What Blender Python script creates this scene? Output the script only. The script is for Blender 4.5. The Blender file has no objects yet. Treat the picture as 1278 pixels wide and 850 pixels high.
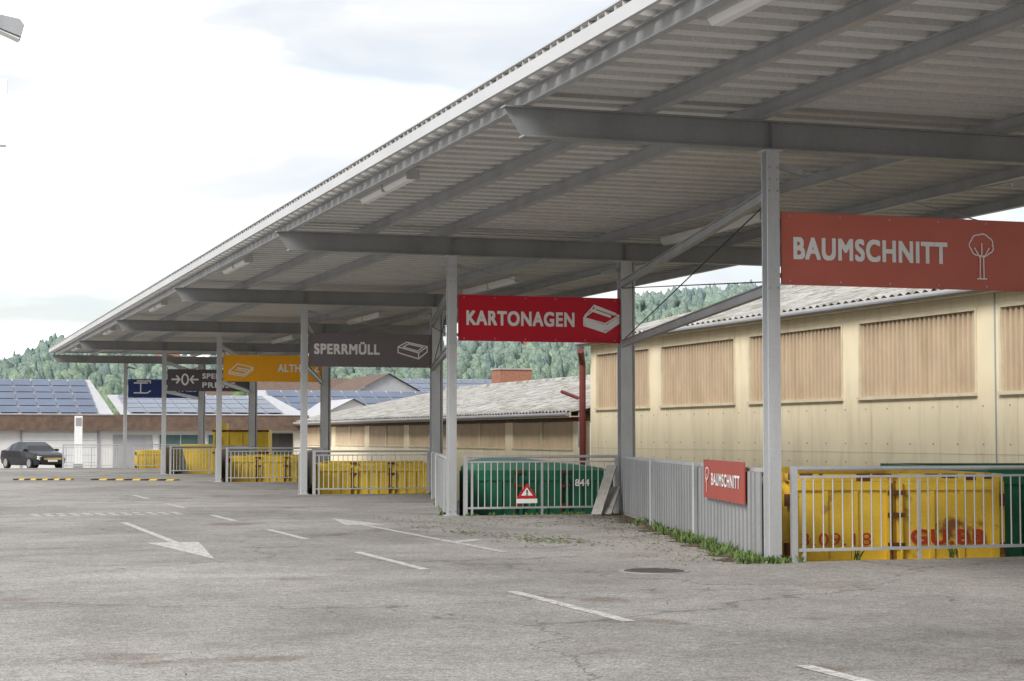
import bpy, math, random
import numpy as np
from mathutils import Vector, Matrix
random.seed(7); np.random.seed(7)
sc=bpy.context.scene
COL=sc.collection
# ------------------------------------------------------------------ layout
D=14.5452; YS=[21.3614+k*D for k in range(-1,6)]   # index 0 = bay behind the camera side
XP=10.54; XC=14.32; ZB=5.28; ZT=5.66; ROOFZ=5.86
A=math.atan2(XC-XP,D); CA,SA=math.cos(A),math.sin(A)
def xc(i): return XC+(0.34 if i==1 else 0)
# ------------------------------------------------------------------ materials
def newmat(name):
    m=bpy.data.materials.new(name); m.use_nodes=True
    nt=m.node_tree; b=nt.nodes['Principled BSDF']; return m,nt,b
def N(nt,t,**k):
    n=nt.nodes.new(t)
    for a,v in k.items(): setattr(n,a,v)
    return n
def ramp(nt,src,stops):
    r=N(nt,'ShaderNodeValToRGB'); e=r.color_ramp.elements
    while len(e)<len(stops): e.new(0.5)
    for i,(p,c) in enumerate(stops):
        e[i].position=p; e[i].color=(*c,1) if len(c)==3 else c
    nt.links.new(src,r.inputs[0]); return r
def noise(nt,vec,scale,detail=4,rough=0.55,dist=0.0):
    n=N(nt,'ShaderNodeTexNoise'); n.inputs['Scale'].default_value=scale; n.inputs['Detail'].default_value=min(detail,5)
    n.inputs['Roughness'].default_value=rough; n.inputs['Distortion'].default_value=dist
    nt.links.new(vec,n.inputs['Vector']); return n
def mixc(nt,fac,a,b,mode='MIX'):
    m=N(nt,'ShaderNodeMix',data_type='RGBA',blend_type=mode)
    for s,v in ((0,fac),(6,a),(7,b)):
        if hasattr(v,'links') or hasattr(v,'is_linked'): nt.links.new(v,m.inputs[s])
        else: m.inputs[s].default_value=v if s==0 else (*v,1)
    return m.outputs[2]
def posn(nt,sx=1,sy=1,sz=1):
    g=N(nt,'ShaderNodeNewGeometry'); mp=N(nt,'ShaderNodeMapping'); mp.inputs['Scale'].default_value=(sx,sy,sz)
    nt.links.new(g.outputs['Position'],mp.inputs['Vector']); return mp.outputs[0]
def bump(nt,b,h,strength=.3,dist=.01):
    bp=N(nt,'ShaderNodeBump'); bp.inputs['Strength'].default_value=strength; bp.inputs['Distance'].default_value=dist
    nt.links.new(h,bp.inputs['Height']); nt.links.new(bp.outputs[0],b.inputs['Normal'])
def simple(name,c,rough=.6,metal=0.,var=.25,scale=2.,bmp=0,bscale=40,dirt=None,dirt_lo=.55,dirt_hi=.75,streak=False,fine=.12,spec=.4):
    m,nt,b=newmat(name); p=posn(nt); 
    c=np.array(c); lo=tuple(np.clip(c*(1-var),0,1)); hi=tuple(np.clip(c*(1+var*.6),0,1))
    n1=noise(nt,p,scale,3); r1=ramp(nt,n1.outputs[0],[(.3,lo),(.7,hi)])
    col=r1.outputs[0]
    if fine>0 or bmp:
        n2=noise(nt,p,bscale,2)
        if fine>0: r2=ramp(nt,n2.outputs[0],[(.3,(1-fine,)*3),(.7,(1,)*3)]); col=mixc(nt,1.0,col,r2.outputs[0],'MULTIPLY')
    if dirt is not None:
        pv=posn(nt,1.6,1.6,.25) if streak else p
        n3=noise(nt,pv,1.7,5,.65,.3); r3=ramp(nt,n3.outputs[0],[(dirt_lo,(0,0,0)),(dirt_hi,(1,1,1))])
        col=mixc(nt,r3.outputs[0],col,dirt)
    nt.links.new(col,b.inputs['Base Color'])
    b.inputs['Roughness'].default_value=rough; b.inputs['Metallic'].default_value=metal; b.inputs['Specular IOR Level'].default_value=spec
    if bmp: bump(nt,b,n2.outputs[0],bmp,.01)
    return m
def galv(name,base=.42,metal=.35,rough=.5):
    m,nt,b=newmat(name); p=posn(nt)
    v=N(nt,'ShaderNodeTexVoronoi'); v.inputs['Scale'].default_value=45; nt.links.new(p,v.inputs['Vector'])
    r=ramp(nt,v.outputs['Color'],[(0.1,(base*.93,base*.955,base*.985)),(.9,(base*1.03,base*1.055,base*1.085))])
    n=noise(nt,posn(nt,1.2,1.2,.4),1.2,4,.6); r2=ramp(nt,n.outputs[0],[(.3,(.8,.8,.79)),(.6,(1,1,1))])
    nt.links.new(mixc(nt,1.0,r.outputs[0],r2.outputs[0],'MULTIPLY'),b.inputs['Base Color'])
    b.inputs['Metallic'].default_value=metal; b.inputs['Roughness'].default_value=rough
    return m
def asphalt():
    m,nt,b=newmat('asphalt'); p=posn(nt)
    n1=noise(nt,p,.13,5,.6,.4); r1=ramp(nt,n1.outputs[0],[(.35,(.245,.236,.228)),(.5,(.33,.318,.306)),(.66,(.40,.386,.372))])
    n2=noise(nt,p,.9,5,.7); r2=ramp(nt,n2.outputs[0],[(.3,(.76,.75,.745)),(.6,(1.04,1.04,1.03))])
    v=N(nt,'ShaderNodeTexVoronoi'); v.inputs['Scale'].default_value=65; nt.links.new(p,v.inputs['Vector'])
    r3=ramp(nt,v.outputs['Color'],[(.05,(.58,.57,.56)),(.5,(.98,.98,.98)),(.95,(1.38,1.36,1.32))])
    n4=noise(nt,p,9,4,.75); r4=ramp(nt,n4.outputs[0],[(.36,(.82,.82,.82)),(.64,(1.1,1.1,1.1))])
    c=mixc(nt,1,r1.outputs[0],r2.outputs[0],'MULTIPLY'); c=mixc(nt,1,c,r3.outputs[0],'MULTIPLY'); c=mixc(nt,1,c,r4.outputs[0],'MULTIPLY')
    nd=noise(nt,p,.8,4,.6); ad=N(nt,'ShaderNodeVectorMath',operation='MULTIPLY_ADD'); nt.links.new(nd.outputs['Color'],ad.inputs[0]); ad.inputs[1].default_value=(1.6,1.6,0); nt.links.new(p,ad.inputs[2])
    vc=N(nt,'ShaderNodeTexVoronoi',feature='DISTANCE_TO_EDGE'); vc.inputs['Scale'].default_value=.15; nt.links.new(ad.outputs[0],vc.inputs['Vector'])
    rc=ramp(nt,vc.outputs[0],[(0,(.55,.55,.55)),(.003,(1,1,1))]); c=mixc(nt,1,c,rc.outputs[0],'MULTIPLY')
    ns=noise(nt,p,.42,4,.62); rs=ramp(nt,ns.outputs[0],[(.59,(1,1,1)),(.66,(.72,.66,.61))]); c=mixc(nt,1,c,rs.outputs[0],'MULTIPLY')
    nt.links.new(c,b.inputs['Base Color']); b.inputs['Roughness'].default_value=.93
    b.inputs['Specular IOR Level'].default_value=.2
    bump(nt,b,v.outputs['Distance'],.35,.01)
    return m
def paint_white():
    m,nt,b=newmat('worn_marking_paint'); p=posn(nt)
    n=noise(nt,p,9,5,.85); r=ramp(nt,n.outputs[0],[(.44,(.34,.33,.32)),(.56,(.64,.63,.61))])
    v=N(nt,'ShaderNodeTexVoronoi'); v.inputs['Scale'].default_value=60; nt.links.new(p,v.inputs['Vector'])
    r3=ramp(nt,v.outputs['Color'],[(.05,(.7,.7,.7)),(.5,(1,1,1))])
    nt.links.new(mixc(nt,1,r.outputs[0],r3.outputs[0],'MULTIPLY'),b.inputs['Base Color']); b.inputs['Roughness'].default_value=.85; return m
def deckmat():
    m,nt,b=newmat('trapezoid_sheet'); p=posn(nt)
    n=noise(nt,p,30,3,.7); r=ramp(nt,n.outputs[0],[(.38,(.66,.65,.635)),(.62,(.76,.75,.735))])
    n2=noise(nt,posn(nt,.25,2.2,1),1.0,4,.6); r2=ramp(nt,n2.outputs[0],[(.3,(.84,.83,.82)),(.65,(1,1,1))])
    nt.links.new(mixc(nt,1,r.outputs[0],r2.outputs[0],'MULTIPLY'),b.inputs['Base Color']); b.inputs['Roughness'].default_value=.7; b.inputs['Specular IOR Level'].default_value=.3
    return m
M={}
M['asphalt']=asphalt(); M['paint']=paint_white()
M['galv']=galv('galvanised_steel',.42,.4,.42); M['galv2']=galv('galvanised_steel_light',.60,.4,.42); M['deck']=deckmat()
M['fence']=galv('galvanised_fence_sheet',.29,.4,.42)
M['purlin']=galv('galvanised_purlin',.46,.3,.42)
M['beamd']=galv('galvanised_beam',.32,.35,.4)
M['fascia']=simple('grey_fascia',(.52,.53,.54),.5,var=.08,scale=.6,fine=.03)
M['yellow']=simple('yellow_container_paint',(.82,.54,.05),.5,var=.18,dirt=(.26,.10,.03),dirt_lo=.58,dirt_hi=.68,scale=1.3)
M['yellow2']=simple('yellow_paint_clean',(.80,.56,.045),.5,var=.15,dirt=(.35,.2,.05),dirt_lo=.6,dirt_hi=.75)
M['rust']=simple('rust',(.15,.06,.025),.9,var=.5,scale=8)
M['green']=simple('green_container_paint',(.012,.15,.07),.5,var=.3,dirt=(.05,.11,.06),dirt_lo=.55,dirt_hi=.8)
M['greenlid']=simple('grey_green_lid',(.10,.26,.18),.5,var=.2)
M['cream']=simple('cream_render',(.82,.72,.51),.85,var=.06,scale=.6,dirt=(.60,.51,.36),dirt_lo=.48,dirt_hi=.85,streak=True,fine=.05)
M['cream2']=simple('cream_trim',(.70,.62,.45),.85,var=.1,dirt=(.38,.33,.24),dirt_lo=.55,dirt_hi=.8,streak=True)
M['infill']=simple('beige_corrugated_infill',(.55,.43,.30),.6,var=.1,scale=1.2,dirt=(.42,.32,.21),dirt_lo=.45,dirt_hi=.75,streak=True,fine=.05)
M['fibre']=simple('fibre_cement_roof',(.42,.41,.39),.95,var=.3,scale=.8,dirt=(.2,.19,.16),dirt_lo=.47,dirt_hi=.6)
M['brownfascia']=simple('brown_fascia',(.15,.10,.075),.8,var=.3,scale=3)
M['whitewall']=simple('white_wall',(.72,.71,.69),.8,var=.08)
M['greywall']=simple('grey_wall',(.36,.36,.37),.8,var=.1)
M['door']=simple('white_garage_door',(.74,.74,.74),.5,var=.05)
M['concrete']=simple('concrete',(.40,.385,.36),.9,var=.2,scale=2,dirt=(.2,.19,.17),dirt_lo=.5,dirt_hi=.8)
M['yard']=simple('yard_asphalt',(.18,.18,.175),.95,var=.25)
M['soil']=simple('leaf_litter_soil',(.15,.12,.085),.95,var=.5,scale=9,fine=.4)
M['black']=simple('black_rubber',(.02,.02,.02),.7,var=.2)
M['brick']=simple('brick_red',(.35,.16,.10),.9,var=.3,scale=6)
M['redpipe']=simple('red_brown_pipe',(.16,.03,.025),.5,var=.2)
M['white']=simple('white_plastic',(.88,.88,.87),.45,var=.03,fine=.02)
M['text']=simple('white_lettering',(.86,.85,.84),.5,var=.02,fine=0)
M['redtext']=simple('red_graffiti',(.48,.05,.02),.6,var=.3,scale=20)
M['s_baum']=simple('sign_salmon',(.56,.14,.10),.5,var=.05,fine=.02)
M['s_kart']=simple('sign_red',(.60,.006,.028),.45,var=.05,fine=.02)
M['s_sperr']=simple('sign_grey',(.19,.16,.175),.5,var=.05,fine=.02)
M['s_alt']=simple('sign_orange',(.92,.42,.012),.5,var=.05,fine=.02)
M['s_press']=simple('sign_dark_grey',(.11,.095,.11),.5,var=.05,fine=.02)
M['s_blue']=simple('sign_blue',(.025,.05,.19),.5,var=.05,fine=.02)
M['s_small']=simple('sign_red_brown',(.36,.065,.045),.5,var=.08,fine=.03)
M['wood']=simple('grey_board',(.42,.40,.37),.9,var=.25,scale=5)
M['solar']=simple('solar_glass',(.07,.10,.17),.22,metal=0,var=.3,scale=.4,fine=0)
M['solarframe']=simple('aluminium_frame',(.42,.42,.44),.5,metal=.2)
M['carpaint']=simple('dark_car_paint',(.02,.02,.023),.2,var=.1,fine=0)
M['glass']=simple('dark_glass',(.025,.03,.035),.08,var=.1,fine=0)
M['tealglass']=simple('green_glass',(.07,.13,.13),.1,var=.2,fine=0)
M['chrome']=simple('chrome',(.6,.6,.6),.15,metal=.9)
M['hubs']=simple('alloy_rim',(.45,.45,.46),.3,metal=.6)
M['warn']=simple('warning_red',(.6,.03,.02),.5,var=.05)
M['ypaint']=simple('yellow_mark',(.75,.5,.05),.7,var=.1)
M['iron']=simple('cast_iron',(.11,.10,.09),.8,var=.3,scale=20)
M['bluegreyroof']=simple('light_sheet_roof',(.5,.5,.52),.5,var=.12)
M['tile']=simple('red_tile_roof',(.28,.12,.08),.9,var=.3)
# ------------------------------------------------------------------ mesh builder
class B:
    def __init__(s,mats): s.v=[];s.f=[];s.m=[];s.mats=[M[k] for k in mats]; s.ix={k:i for i,k in enumerate(mats)}; s.T=None
    def add(s,vs,fs,mat=None):
        n=len(s.v)
        if s.T is not None: vs=[tuple(s.T@Vector(p)) for p in vs]
        s.v+= [tuple(p) for p in vs]; s.f+=[tuple(n+i for i in f) for f in fs]
        s.m+=[s.ix[mat] if mat else 0]*len(fs)
    def box(s,x0,x1,y0,y1,z0,z1,mat=None):
        vs=[(x0,y0,z0),(x1,y0,z0),(x1,y1,z0),(x0,y1,z0),(x0,y0,z1),(x1,y0,z1),(x1,y1,z1),(x0,y1,z1)]
        s.add(vs,[(0,3,2,1),(4,5,6,7),(0,1,5,4),(1,2,6,5),(2,3,7,6),(3,0,4,7)],mat)
    def bar(s,p0,p1,w,h,mat=None,up=(0,0,1)):
        p0=Vector(p0);p1=Vector(p1);d=(p1-p0).normalized();u=Vector(up)
        if abs(d.dot(u))>.98: u=Vector((0,1,0))
        r=d.cross(u).normalized();u=r.cross(d).normalized();vs=[]
        for p in (p0,p1):
            for a,b_ in ((-1,-1),(1,-1),(1,1),(-1,1)): vs.append(p+r*(a*w/2)+u*(b_*h/2))
        s.add(vs,[(3,2,1,0),(4,5,6,7),(0,1,5,4),(1,2,6,5),(2,3,7,6),(3,0,4,7)],mat)
    def cyl(s,p0,p1,r,mat=None,n=10,r1=None):
        p0=Vector(p0);p1=Vector(p1);d=(p1-p0).normalized();u=Vector((0,0,1))
        if abs(d.dot(u))>.98: u=Vector((1,0,0))
        a=d.cross(u).normalized();b_=a.cross(d).normalized();vs=[];r1=r if r1 is None else r1
        for p,rr in ((p0,r),(p1,r1)):
            for i in range(n):
                t=2*math.pi*i/n; vs.append(p+a*math.cos(t)*rr+b_*math.sin(t)*rr)
        fs=[(i,(i+1)%n,n+(i+1)%n,n+i) for i in range(n)]+[tuple(range(n-1,-1,-1)),tuple(range(n,2*n))]
        s.add(vs,fs,mat)
    def prism(s,pts,ax,a0,a1,mat=None):
        n=len(pts);vs=[]
        for a in (a0,a1):
            for p in pts:
                q=list(p);q.insert(ax,a);vs.append(q)
        s.add(vs,[tuple(range(n)),tuple(range(2*n-1,n-1,-1))]+[(i,n+i,n+(i+1)%n,(i+1)%n) for i in range(n)],mat)
    def ibeam(s,p0,p1,w,h,mat=None,tf=.018,tw=.014):
        p0=Vector(p0);p1=Vector(p1);up=Vector((0,0,1))
        s.bar(p0+up*(h/2-tf/2),p1+up*(h/2-tf/2),w,tf,mat); s.bar(p0-up*(h/2-tf/2),p1-up*(h/2-tf/2),w,tf,mat)
        s.bar(p0,p1,tw,h-2*tf-.001,mat)
    def hcol(s,x,y,z0,z1,w,d,mat=None,tf=.016):
        s.box(x-w/2,x+w/2,y-d/2,y-d/2+tf,z0,z1,mat); s.box(x-w/2,x+w/2,y+d/2-tf,y+d/2,z0,z1,mat)
        s.box(x-.007,x+.007,y-d/2+tf,y+d/2-tf,z0,z1,mat)
    def sheet(s,o,u,v,n,prof,pitch,mat=None):
        o=Vector(o);u=Vector(u);v=Vector(v);n=Vector(n).normalized();L=u.length;ud=u/L
        pts=[];k=0
        while k*pitch<L:
            for (a,h) in prof:
                t=(k+a)*pitch
                if t<=L: pts.append((t,h))
            k+=1
        vs=[];
        for t,h in pts: vs+= [o+ud*t+n*h, o+ud*t+n*h+v]
        s.add(vs,[(2*i,2*i+2,2*i+3,2*i+1) for i in range(len(pts)-1)],mat)
    def make(s,name,parent=None,smooth=False,bevel=0):
        me=bpy.data.meshes.new(name); me.from_pydata(s.v,[],s.f)
        for m in s.mats: me.materials.append(m)
        me.polygons.foreach_set('material_index',s.m)
        if smooth: me.polygons.foreach_set('use_smooth',[True]*len(s.f))
        me.validate(); me.update()
        o=bpy.data.objects.new(name,me); COL.objects.link(o)
        if parent: attach(o,parent)
        if bevel:
            md=o.modifiers.new('bevel','BEVEL'); md.width=bevel; md.segments=2; md.limit_method='ANGLE'
        return o
def attach(o,parent):
    o.parent=parent; o.matrix_parent_inverse=Matrix.Translation(-Vector(parent.location))
def empty(name,loc):
    e=bpy.data.objects.new(name,None); e.location=loc; e.empty_display_size=.3; COL.objects.link(e); return e
TRAP=lambda h:[(0,0),(.38,0),(.48,h),(.9,h)]
SINE=lambda h:[(i/6,h*.5*(1-math.cos(2*math.pi*i/6))) for i in range(6)]
def textobj(name,body,width,height,mat,mw,parent,bold=.03,extr=.004):
    cu=bpy.data.curves.new(name,'FONT'); cu.body=body; cu.size=1; cu.space_character=1.12
    t=bpy.data.objects.new(name+'_c',cu); COL.objects.link(t); bpy.context.view_layer.update()
    dg=bpy.context.evaluated_depsgraph_get(); me0=bpy.data.meshes.new_from_object(t.evaluated_get(dg))
    bpy.data.objects.remove(t)
    n=len(me0.vertices); co=np.zeros(n*3); me0.vertices.foreach_get('co',co); co=co.reshape(-1,3)
    mn,mx=co.min(0),co.max(0); s=np.array([width/(mx[0]-mn[0]),height/(mx[1]-mn[1])])
    co[:,0]=(co[:,0]-mn[0])*s[0]; co[:,1]=(co[:,1]-mn[1])*s[1]
    polys=[list(p.vertices) for p in me0.polygons]; vs=[];fs=[]
    w=bold*height
    for k,(dx,dy) in enumerate(((0,0),(-w,0),(w,0),(-w,w),(w,w),(w,-w),(-w,-w),(0,w),(0,-w))):
        c=co.copy(); c[:,0]+=dx; c[:,1]+=dy; c[:,2]=extr+k*.0006
        fs+=[[i+len(vs) for i in p] for p in polys]; vs+=[tuple(q) for q in c]
        if bold==0: break
    me=bpy.data.meshes.new(name); me.from_pydata(vs,[],fs); me.transform(mw); me.materials.append(M[mat]); me.update()
    o=bpy.data.objects.new(name,me); COL.objects.link(o); attach(o,parent); return o
def lines(b,segs,w,mat,mw):
    k=0
    for pl in segs:
        for p,q in zip(pl[:-1],pl[1:]):
            k+=1
            p=Vector(p);q=Vector(q);d=(q-p).normalized();n=Vector((-d.y,d.x))*w/2; p2=p-d*w*.4;q2=q+d*w*.4
            b.add([tuple(mw@Vector((a.x,a.y,.004+.0003*k))) for a in (p2-n,q2-n,q2+n,p2+n)],[(0,1,2,3)],mat)
# ------------------------------------------------------------------ ground
g=B(['asphalt','yard','concrete'])
X0=-700;X1=1400;ZL=-1.3
def quadup(xa0,xa1,ya,yb,z=0): g.add([(X0,ya,z),(xa0,ya,z),(xa1,yb,z),(X0,yb,z)],[(0,1,2,3)],'asphalt')
def quadlo(xa0,xa1,ya,yb): g.add([(xa0,ya,ZL),(X1,ya,ZL),(X1,yb,ZL),(xa1,yb,ZL)],[(0,1,2,3)],'yard')
def skirt(xa,ya,xb,yb): g.add([(xa,ya,0),(xb,yb,0),(xb,yb,ZL),(xa,ya,ZL)],[(0,3,2,1)],'concrete')
quadup(XP,XP,-150,YS[0]); quadlo(XP,XP,-150,YS[0]); skirt(XP,-150,XP,YS[0])
for i in range(6):
    c=xc(i+1); quadup(XP,c,YS[i],YS[i+1]); quadlo(XP,c,YS[i],YS[i+1]); skirt(XP,YS[i],c,YS[i+1]); skirt(c,YS[i+1],XP,YS[i+1])
YE=97.0
quadup(XP,XP,YS[6],YE); quadlo(XP,XP,YS[6],YE); skirt(XP,YS[6],XP,YE)
g.add([(XP,YE,0),(X1,YE,0),(X1,YE,ZL),(XP,YE,ZL)],[(0,3,2,1)],'concrete')
g.add([(X0,YE,0),(X1,YE,0),(X1,113,-.42),(X0,113,-.42)],[(0,1,2,3)],'asphalt')
g.add([(X0,113,-.42),(X1,113,-.42),(X1,2500,-.42),(X0,2500,-.42)],[(0,1,2,3)],'asphalt')
g.add([(X0,-150,0),(X0,-600,0),(X1,-600,0),(X1,-150,0)],[(0,1,2,3)],'asphalt')
g.make('ground')
k=B(['concrete'])
for i in range(6):
    c=xc(i+1)
    k.bar((XP+.05,YS[i]+.2,.05),(c-.1,YS[i+1]-.25,.05),.16,.1); 
k.make('kerb')
# ------------------------------------------------------------------ markings
mk=B(['paint']); Z=.004
def strip(x0,x1,y0,y1): mk.add([(x0,y0,Z),(x1,y0,Z),(x1,y1,Z),(x0,y1,Z)],[(0,1,2,3)])
for y0,y1 in ((8.3,11.7),(14.95,18.2),(21.5,25.1),(28.4,31.6),(35,37.8),(41.6,44.6),(48.2,51.3)): strip(5.93,6.06,y0,y1)
strip(3.86,3.98,28.21,35.0); mk.add([(3.5,28.2,Z),(3.88,24.2,Z),(4.28,28.2,Z)],[(0,1,2)])
strip(7.88,8.0,24.4,32.59); mk.add([(7.6,32.6,Z),(8.35,32.6,Z),(8.0,35.6,Z)],[(0,1,2)])
mk.add([(8.005,26.8,Z),(8.5,27.3,Z),(8.5,27.7,Z),(8.005,27.2,Z)],[(0,1,2,3)])
for r in range(2):
    for i in range(12):
        x=2.5+i*.26; strip(x,x+.15,38.3+r*.75,38.75+r*.75)
mk.make('road_markings')
mh=B(['iron','concrete'])
mh.cyl((8.5,20.4,.002),(8.5,20.4,.012),.36,'iron',28); mh.cyl((8.5,20.4,.0015),(8.5,20.4,.006),.43,'concrete',28)
for i in range(-3,4): mh.box(8.5-math.sqrt(.1-(i*.09)**2) ,8.5+math.sqrt(.1-(i*.09)**2),20.4+i*.09-.02,20.4+i*.09+.02,.012,.018,'iron')
mh.make('manhole_cover')
for (xa,xb,ya,yb) in ((3.9,5.95,70.5,69.9),(6.7,9.5,69.7,67.8)):
    sb=B(['black','ypaint']); n=10
    for i in range(n):
        t0=i/n;t1=(i+1)/n-.01; P0=Vector((xa+(xb-xa)*t0,ya+(yb-ya)*t0,0));P1=Vector((xa+(xb-xa)*t1,ya+(yb-ya)*t1,0))
        d=(P1-P0).normalized();nn=Vector((-d.y,d.x,0)); vs=[]
        for p in (P0,P1):
            for a,h in ((-.3,.005),(-.18,.05),(.18,.05),(.3,.005)): vs.append(p+nn*a+Vector((0,0,h)))
        sb.add(vs,[(0,4,5,1),(1,5,6,2),(2,6,7,3),(0,1,2,3),(7,6,5,4)],'ypaint' if i%2 else 'black')
    sb.make('speed_bump')
# ------------------------------------------------------------------ canopy
can=empty('canopy_shelter',(XP,YS[1],0))
RY0,RY1=YS[0]-1.2,95.2; RX0,RX1=6.87,19.0
d=B(['deck'])
d.sheet((RX0+.04,RY0,ROOFZ),(0,RY1-RY0,0),(RX1-RX0-.08,0,0),(0,0,1),[(0,0),(.44,0),(.50,.2),(.94,.2)],.5,'deck')
d.make('roof_deck',can)
r=B(['fascia'])
r.box(RX0-.025,RX0+.025,RY0,RY1,ROOFZ-.05,ROOFZ+.10); r.box(RX1-.03,RX1+.03,RY0,RY1,ROOFZ-.06,ROOFZ+.21)
r.box(RX0+.03,RX1-.03,RY0-.03,RY0,ROOFZ-.04,ROOFZ+.2); r.box(RX0+.03,RX1-.03,RY1,RY1+.03,ROOFZ-.04,ROOFZ+.2)
r.box(RX0+.03,RX1-.03,RY0,RY1,ROOFZ+.205,ROOFZ+.225)
r.make('roof_fascia',can)
pu=B(['purlin','galv'])
for x,w in ((7.2,.10),(8.85,.12),(10.36,.12),(13.95,.12),(16.6,.12),(18.7,.12)):
    pu.ibeam((x,RY0+.05,(ZT+ROOFZ)/2),(x,RY1-.05,(ZT+ROOFZ)/2),w,ROOFZ-ZT-.002,'purlin')
pu.make('purlins',can)
bm=B(['beamd','galv'])
for i,y in enumerate(YS):
    xt=6.92
    w=.19; tf=.022
    bm.box(xt,18.85,y-w/2,y+w/2,ZT-tf,ZT-.002,'beamd'); bm.box(xt+.24,18.85,y-w/2,y+w/2,ZB,ZB+tf,'beamd')
    bm.prism([(xt+.01,ZT-tf),(18.85,ZT-tf),(18.85,ZB+tf),(xt+.24,ZB+tf)],1,y-.008,y+.008,'beamd')
    for x in (XP,xc(i) if i else XC): 
        for s in (-1,1): bm.box(x-.006,x+.006,y+(.009 if s>0 else -.09),y+(.09 if s>0 else -.009),ZB+tf,ZT-tf,'beamd')
bm.make('main_beams',can)
po=B(['galv2','galv'])
for i,y in enumerate(YS):
    po.hcol(XP,y,.02,ZB-.02,.17,.17,'galv2'); po.box(XP-.13,XP+.13,y-.13,y+.13,0,.02,'galv2'); po.box(XP-.12,XP+.12,y-.12,y+.12,ZB-.02,ZB-.001,'galv2')
    for zz in (.1,4.9,5.05,4.75,3.5):
        for s in (-1,1): po.cyl((XP+s*.055,y-.085,zz),(XP+s*.055,y-.1,zz),.014,'galv',6)
    c=xc(i) if i else XC
    po.hcol(c,y,-1.3,ZB-.02,.24,.24,'galv2'); po.box(c-.16,c+.16,y-.16,y+.16,ZB-.02,ZB-.001,'galv2')
    po.cyl((c+.2,y+.05,-.2),(c+.2,y+.05,5.6),.05,'galv',10)
po.make('posts',can)
br=B(['galv','black'])
for i in range(6):
    y0,y1=YS[i],YS[i+1]; c=xc(i+1)
    for z in (4.78,3.53):
        br.ibeam((XP+.1,y0+.1,z),(c-.12,y1-.13,z),.1,.14,'galv',.012,.01)
    for za,zb in ((4.7,3.6),(3.6,4.7)): br.cyl((XP+.1,y0+.12,za),(c-.1,y1-.14,zb),.01,'black',6)
for i in range(1,7):
    y=YS[i]; c=xc(i)
    for za,zb in ((5.12,4.3),(4.3,5.12)): br.cyl((XP+.09,y+.03,za),(c-.12,y+.03,zb),.009,'galv',6)
    for (x,z,s) in ((XP+.09,5.1,1),(c-.12,5.1,-1)): 
        br.bar((x,y+.03,z),(x+s*.38,y+.03,z-.09),.05,.07,'galv')
br.make('bracing',can)
lm=B(['white','galv2'])
def lamp(x,yc,L):
    n=2; zt=ROOFZ-.07
    for j in range(n):
        a=yc-L/2+j*L/n;b_=a+L/n-.05
        lm.prism([(x-.10,zt),(x+.10,zt),(x+.10,zt-.10),(x+.05,zt-.16),(x-.05,zt-.16),(x-.10,zt-.10)],1,a,b_,'white')
        lm.box(x-.105,x+.105,a-.02,a-.001,zt-.16,zt,'galv2')
        for yy in (a+.3,b_-.3): lm.box(x-.015,x+.015,yy-.015,yy+.015,zt+.001,ROOFZ-.001,'galv2')
for j in range(-1,6):
    lamp(7.52,14.85+j*D if j>-1 else 3,3.2); lamp(15.2,18.9+j*D,4.8)
lm.make('tube_lamps',can)
# ------------------------------------------------------------------ railings and fences
def railing(x0,x1,y):
    e=empty('steel_railing',((x0+x1)/2,y,0)); b=B(['galv2'])
    b.cyl((x0,y,1.19),(x1,y,1.19),.03,n=10); b.box(x0+.05,x1-.05,y-.02,y+.02,.13,.17)
    b.box(x0+.05,x1-.05,y-.015,y+.015,1.07,1.1)
    n=int((x1-x0)/.135)
    for i in range(1,n): 
        x=x0+(x1-x0)*i/n; b.cyl((x,y,.17),(x,y,1.07),.0105,n=6)
    for x in (x0,x1,): b.box(x-.04,x+.04,y-.03,y+.03,0,1.22)
    for x in (x0+.14,(x0+x1)/2): b.box(x-.02,x+.02,y-.018,y+.018,0.0,1.06)
    b.make('bars',e)
for i in range(1,7): railing(XP+.29,xc(i)-.2,YS[i]-.02)
railing(XP-3.0,XP-.25,YS[6]+.1); 
def fence(i):
    y0,y1=YS[i],YS[i+1]; c=xc(i+1); P0=Vector((XP+.02,y0+.15,0)); P1=Vector((c-.05,y1-.2,0)); dd=(P1-P0); L=dd.length; dn=dd/L; nn=Vector((-dn.y,dn.x,0))
    e=empty('corrugated_fence',(P0+P1)/2); b=B(['galv2','fence'])
    off=nn*.09
    b.sheet(P0+Vector((0,0,.06))+off,dd,(0,0,1.08),nn,TRAP(.05),.28,'fence')
    b.bar(P0+Vector((0,0,1.17))+off*.6,P1+Vector((0,0,1.17))+off*.6,.09,.05,'galv2')
    for t in (.02,.33,.66,.985):
        p=P0+dd*t+nn*(.17 if 0.1<t<.9 else 0); b.box(p.x-.03,p.x+.03,p.y-.03,p.y+.03,0,1.2,'galv2')
    b.make('corrugated_panel',e)
for i in range(0,6): fence(i)
# ------------------------------------------------------------------ signs
def sign(i,mat,items,txts):
    y=YS[i]-.03; x0=XP+.13; x1=xc(i)-.12; zb,zt=3.55,4.49
    e=empty('hanging_sign',((x0+x1)/2,y,(zb+zt)/2)); b=B([mat,'galv','text'])
    b.box(x0,x1,y-.012,y+.012,zb,zt,mat)
    for s in range(6):
        xx=x0+.12+(x1-x0-.24)*s/5
        for zz in (zb+.05,zt-.05): b.cyl((xx,y-.012,zz),(xx,y-.02,zz),.014,'galv',8)
    for zz in (zb+.12,zt-.12): b.box(x0-.02,x1+.02,y+.013,y+.05,zz-.03,zz+.03,'galv')
    mw=Matrix.Translation((x0,y-.012,zb))@Matrix.Rotation(math.pi/2,4,'X')
    for segs,w in items: lines(b,segs,w,'text',mw)
    b.make('board',e)
    for t,x,z,w,h in txts: textobj('lettering',t,w,h,'text',mw@Matrix.Translation((x,z,0)),e,.045)
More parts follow.
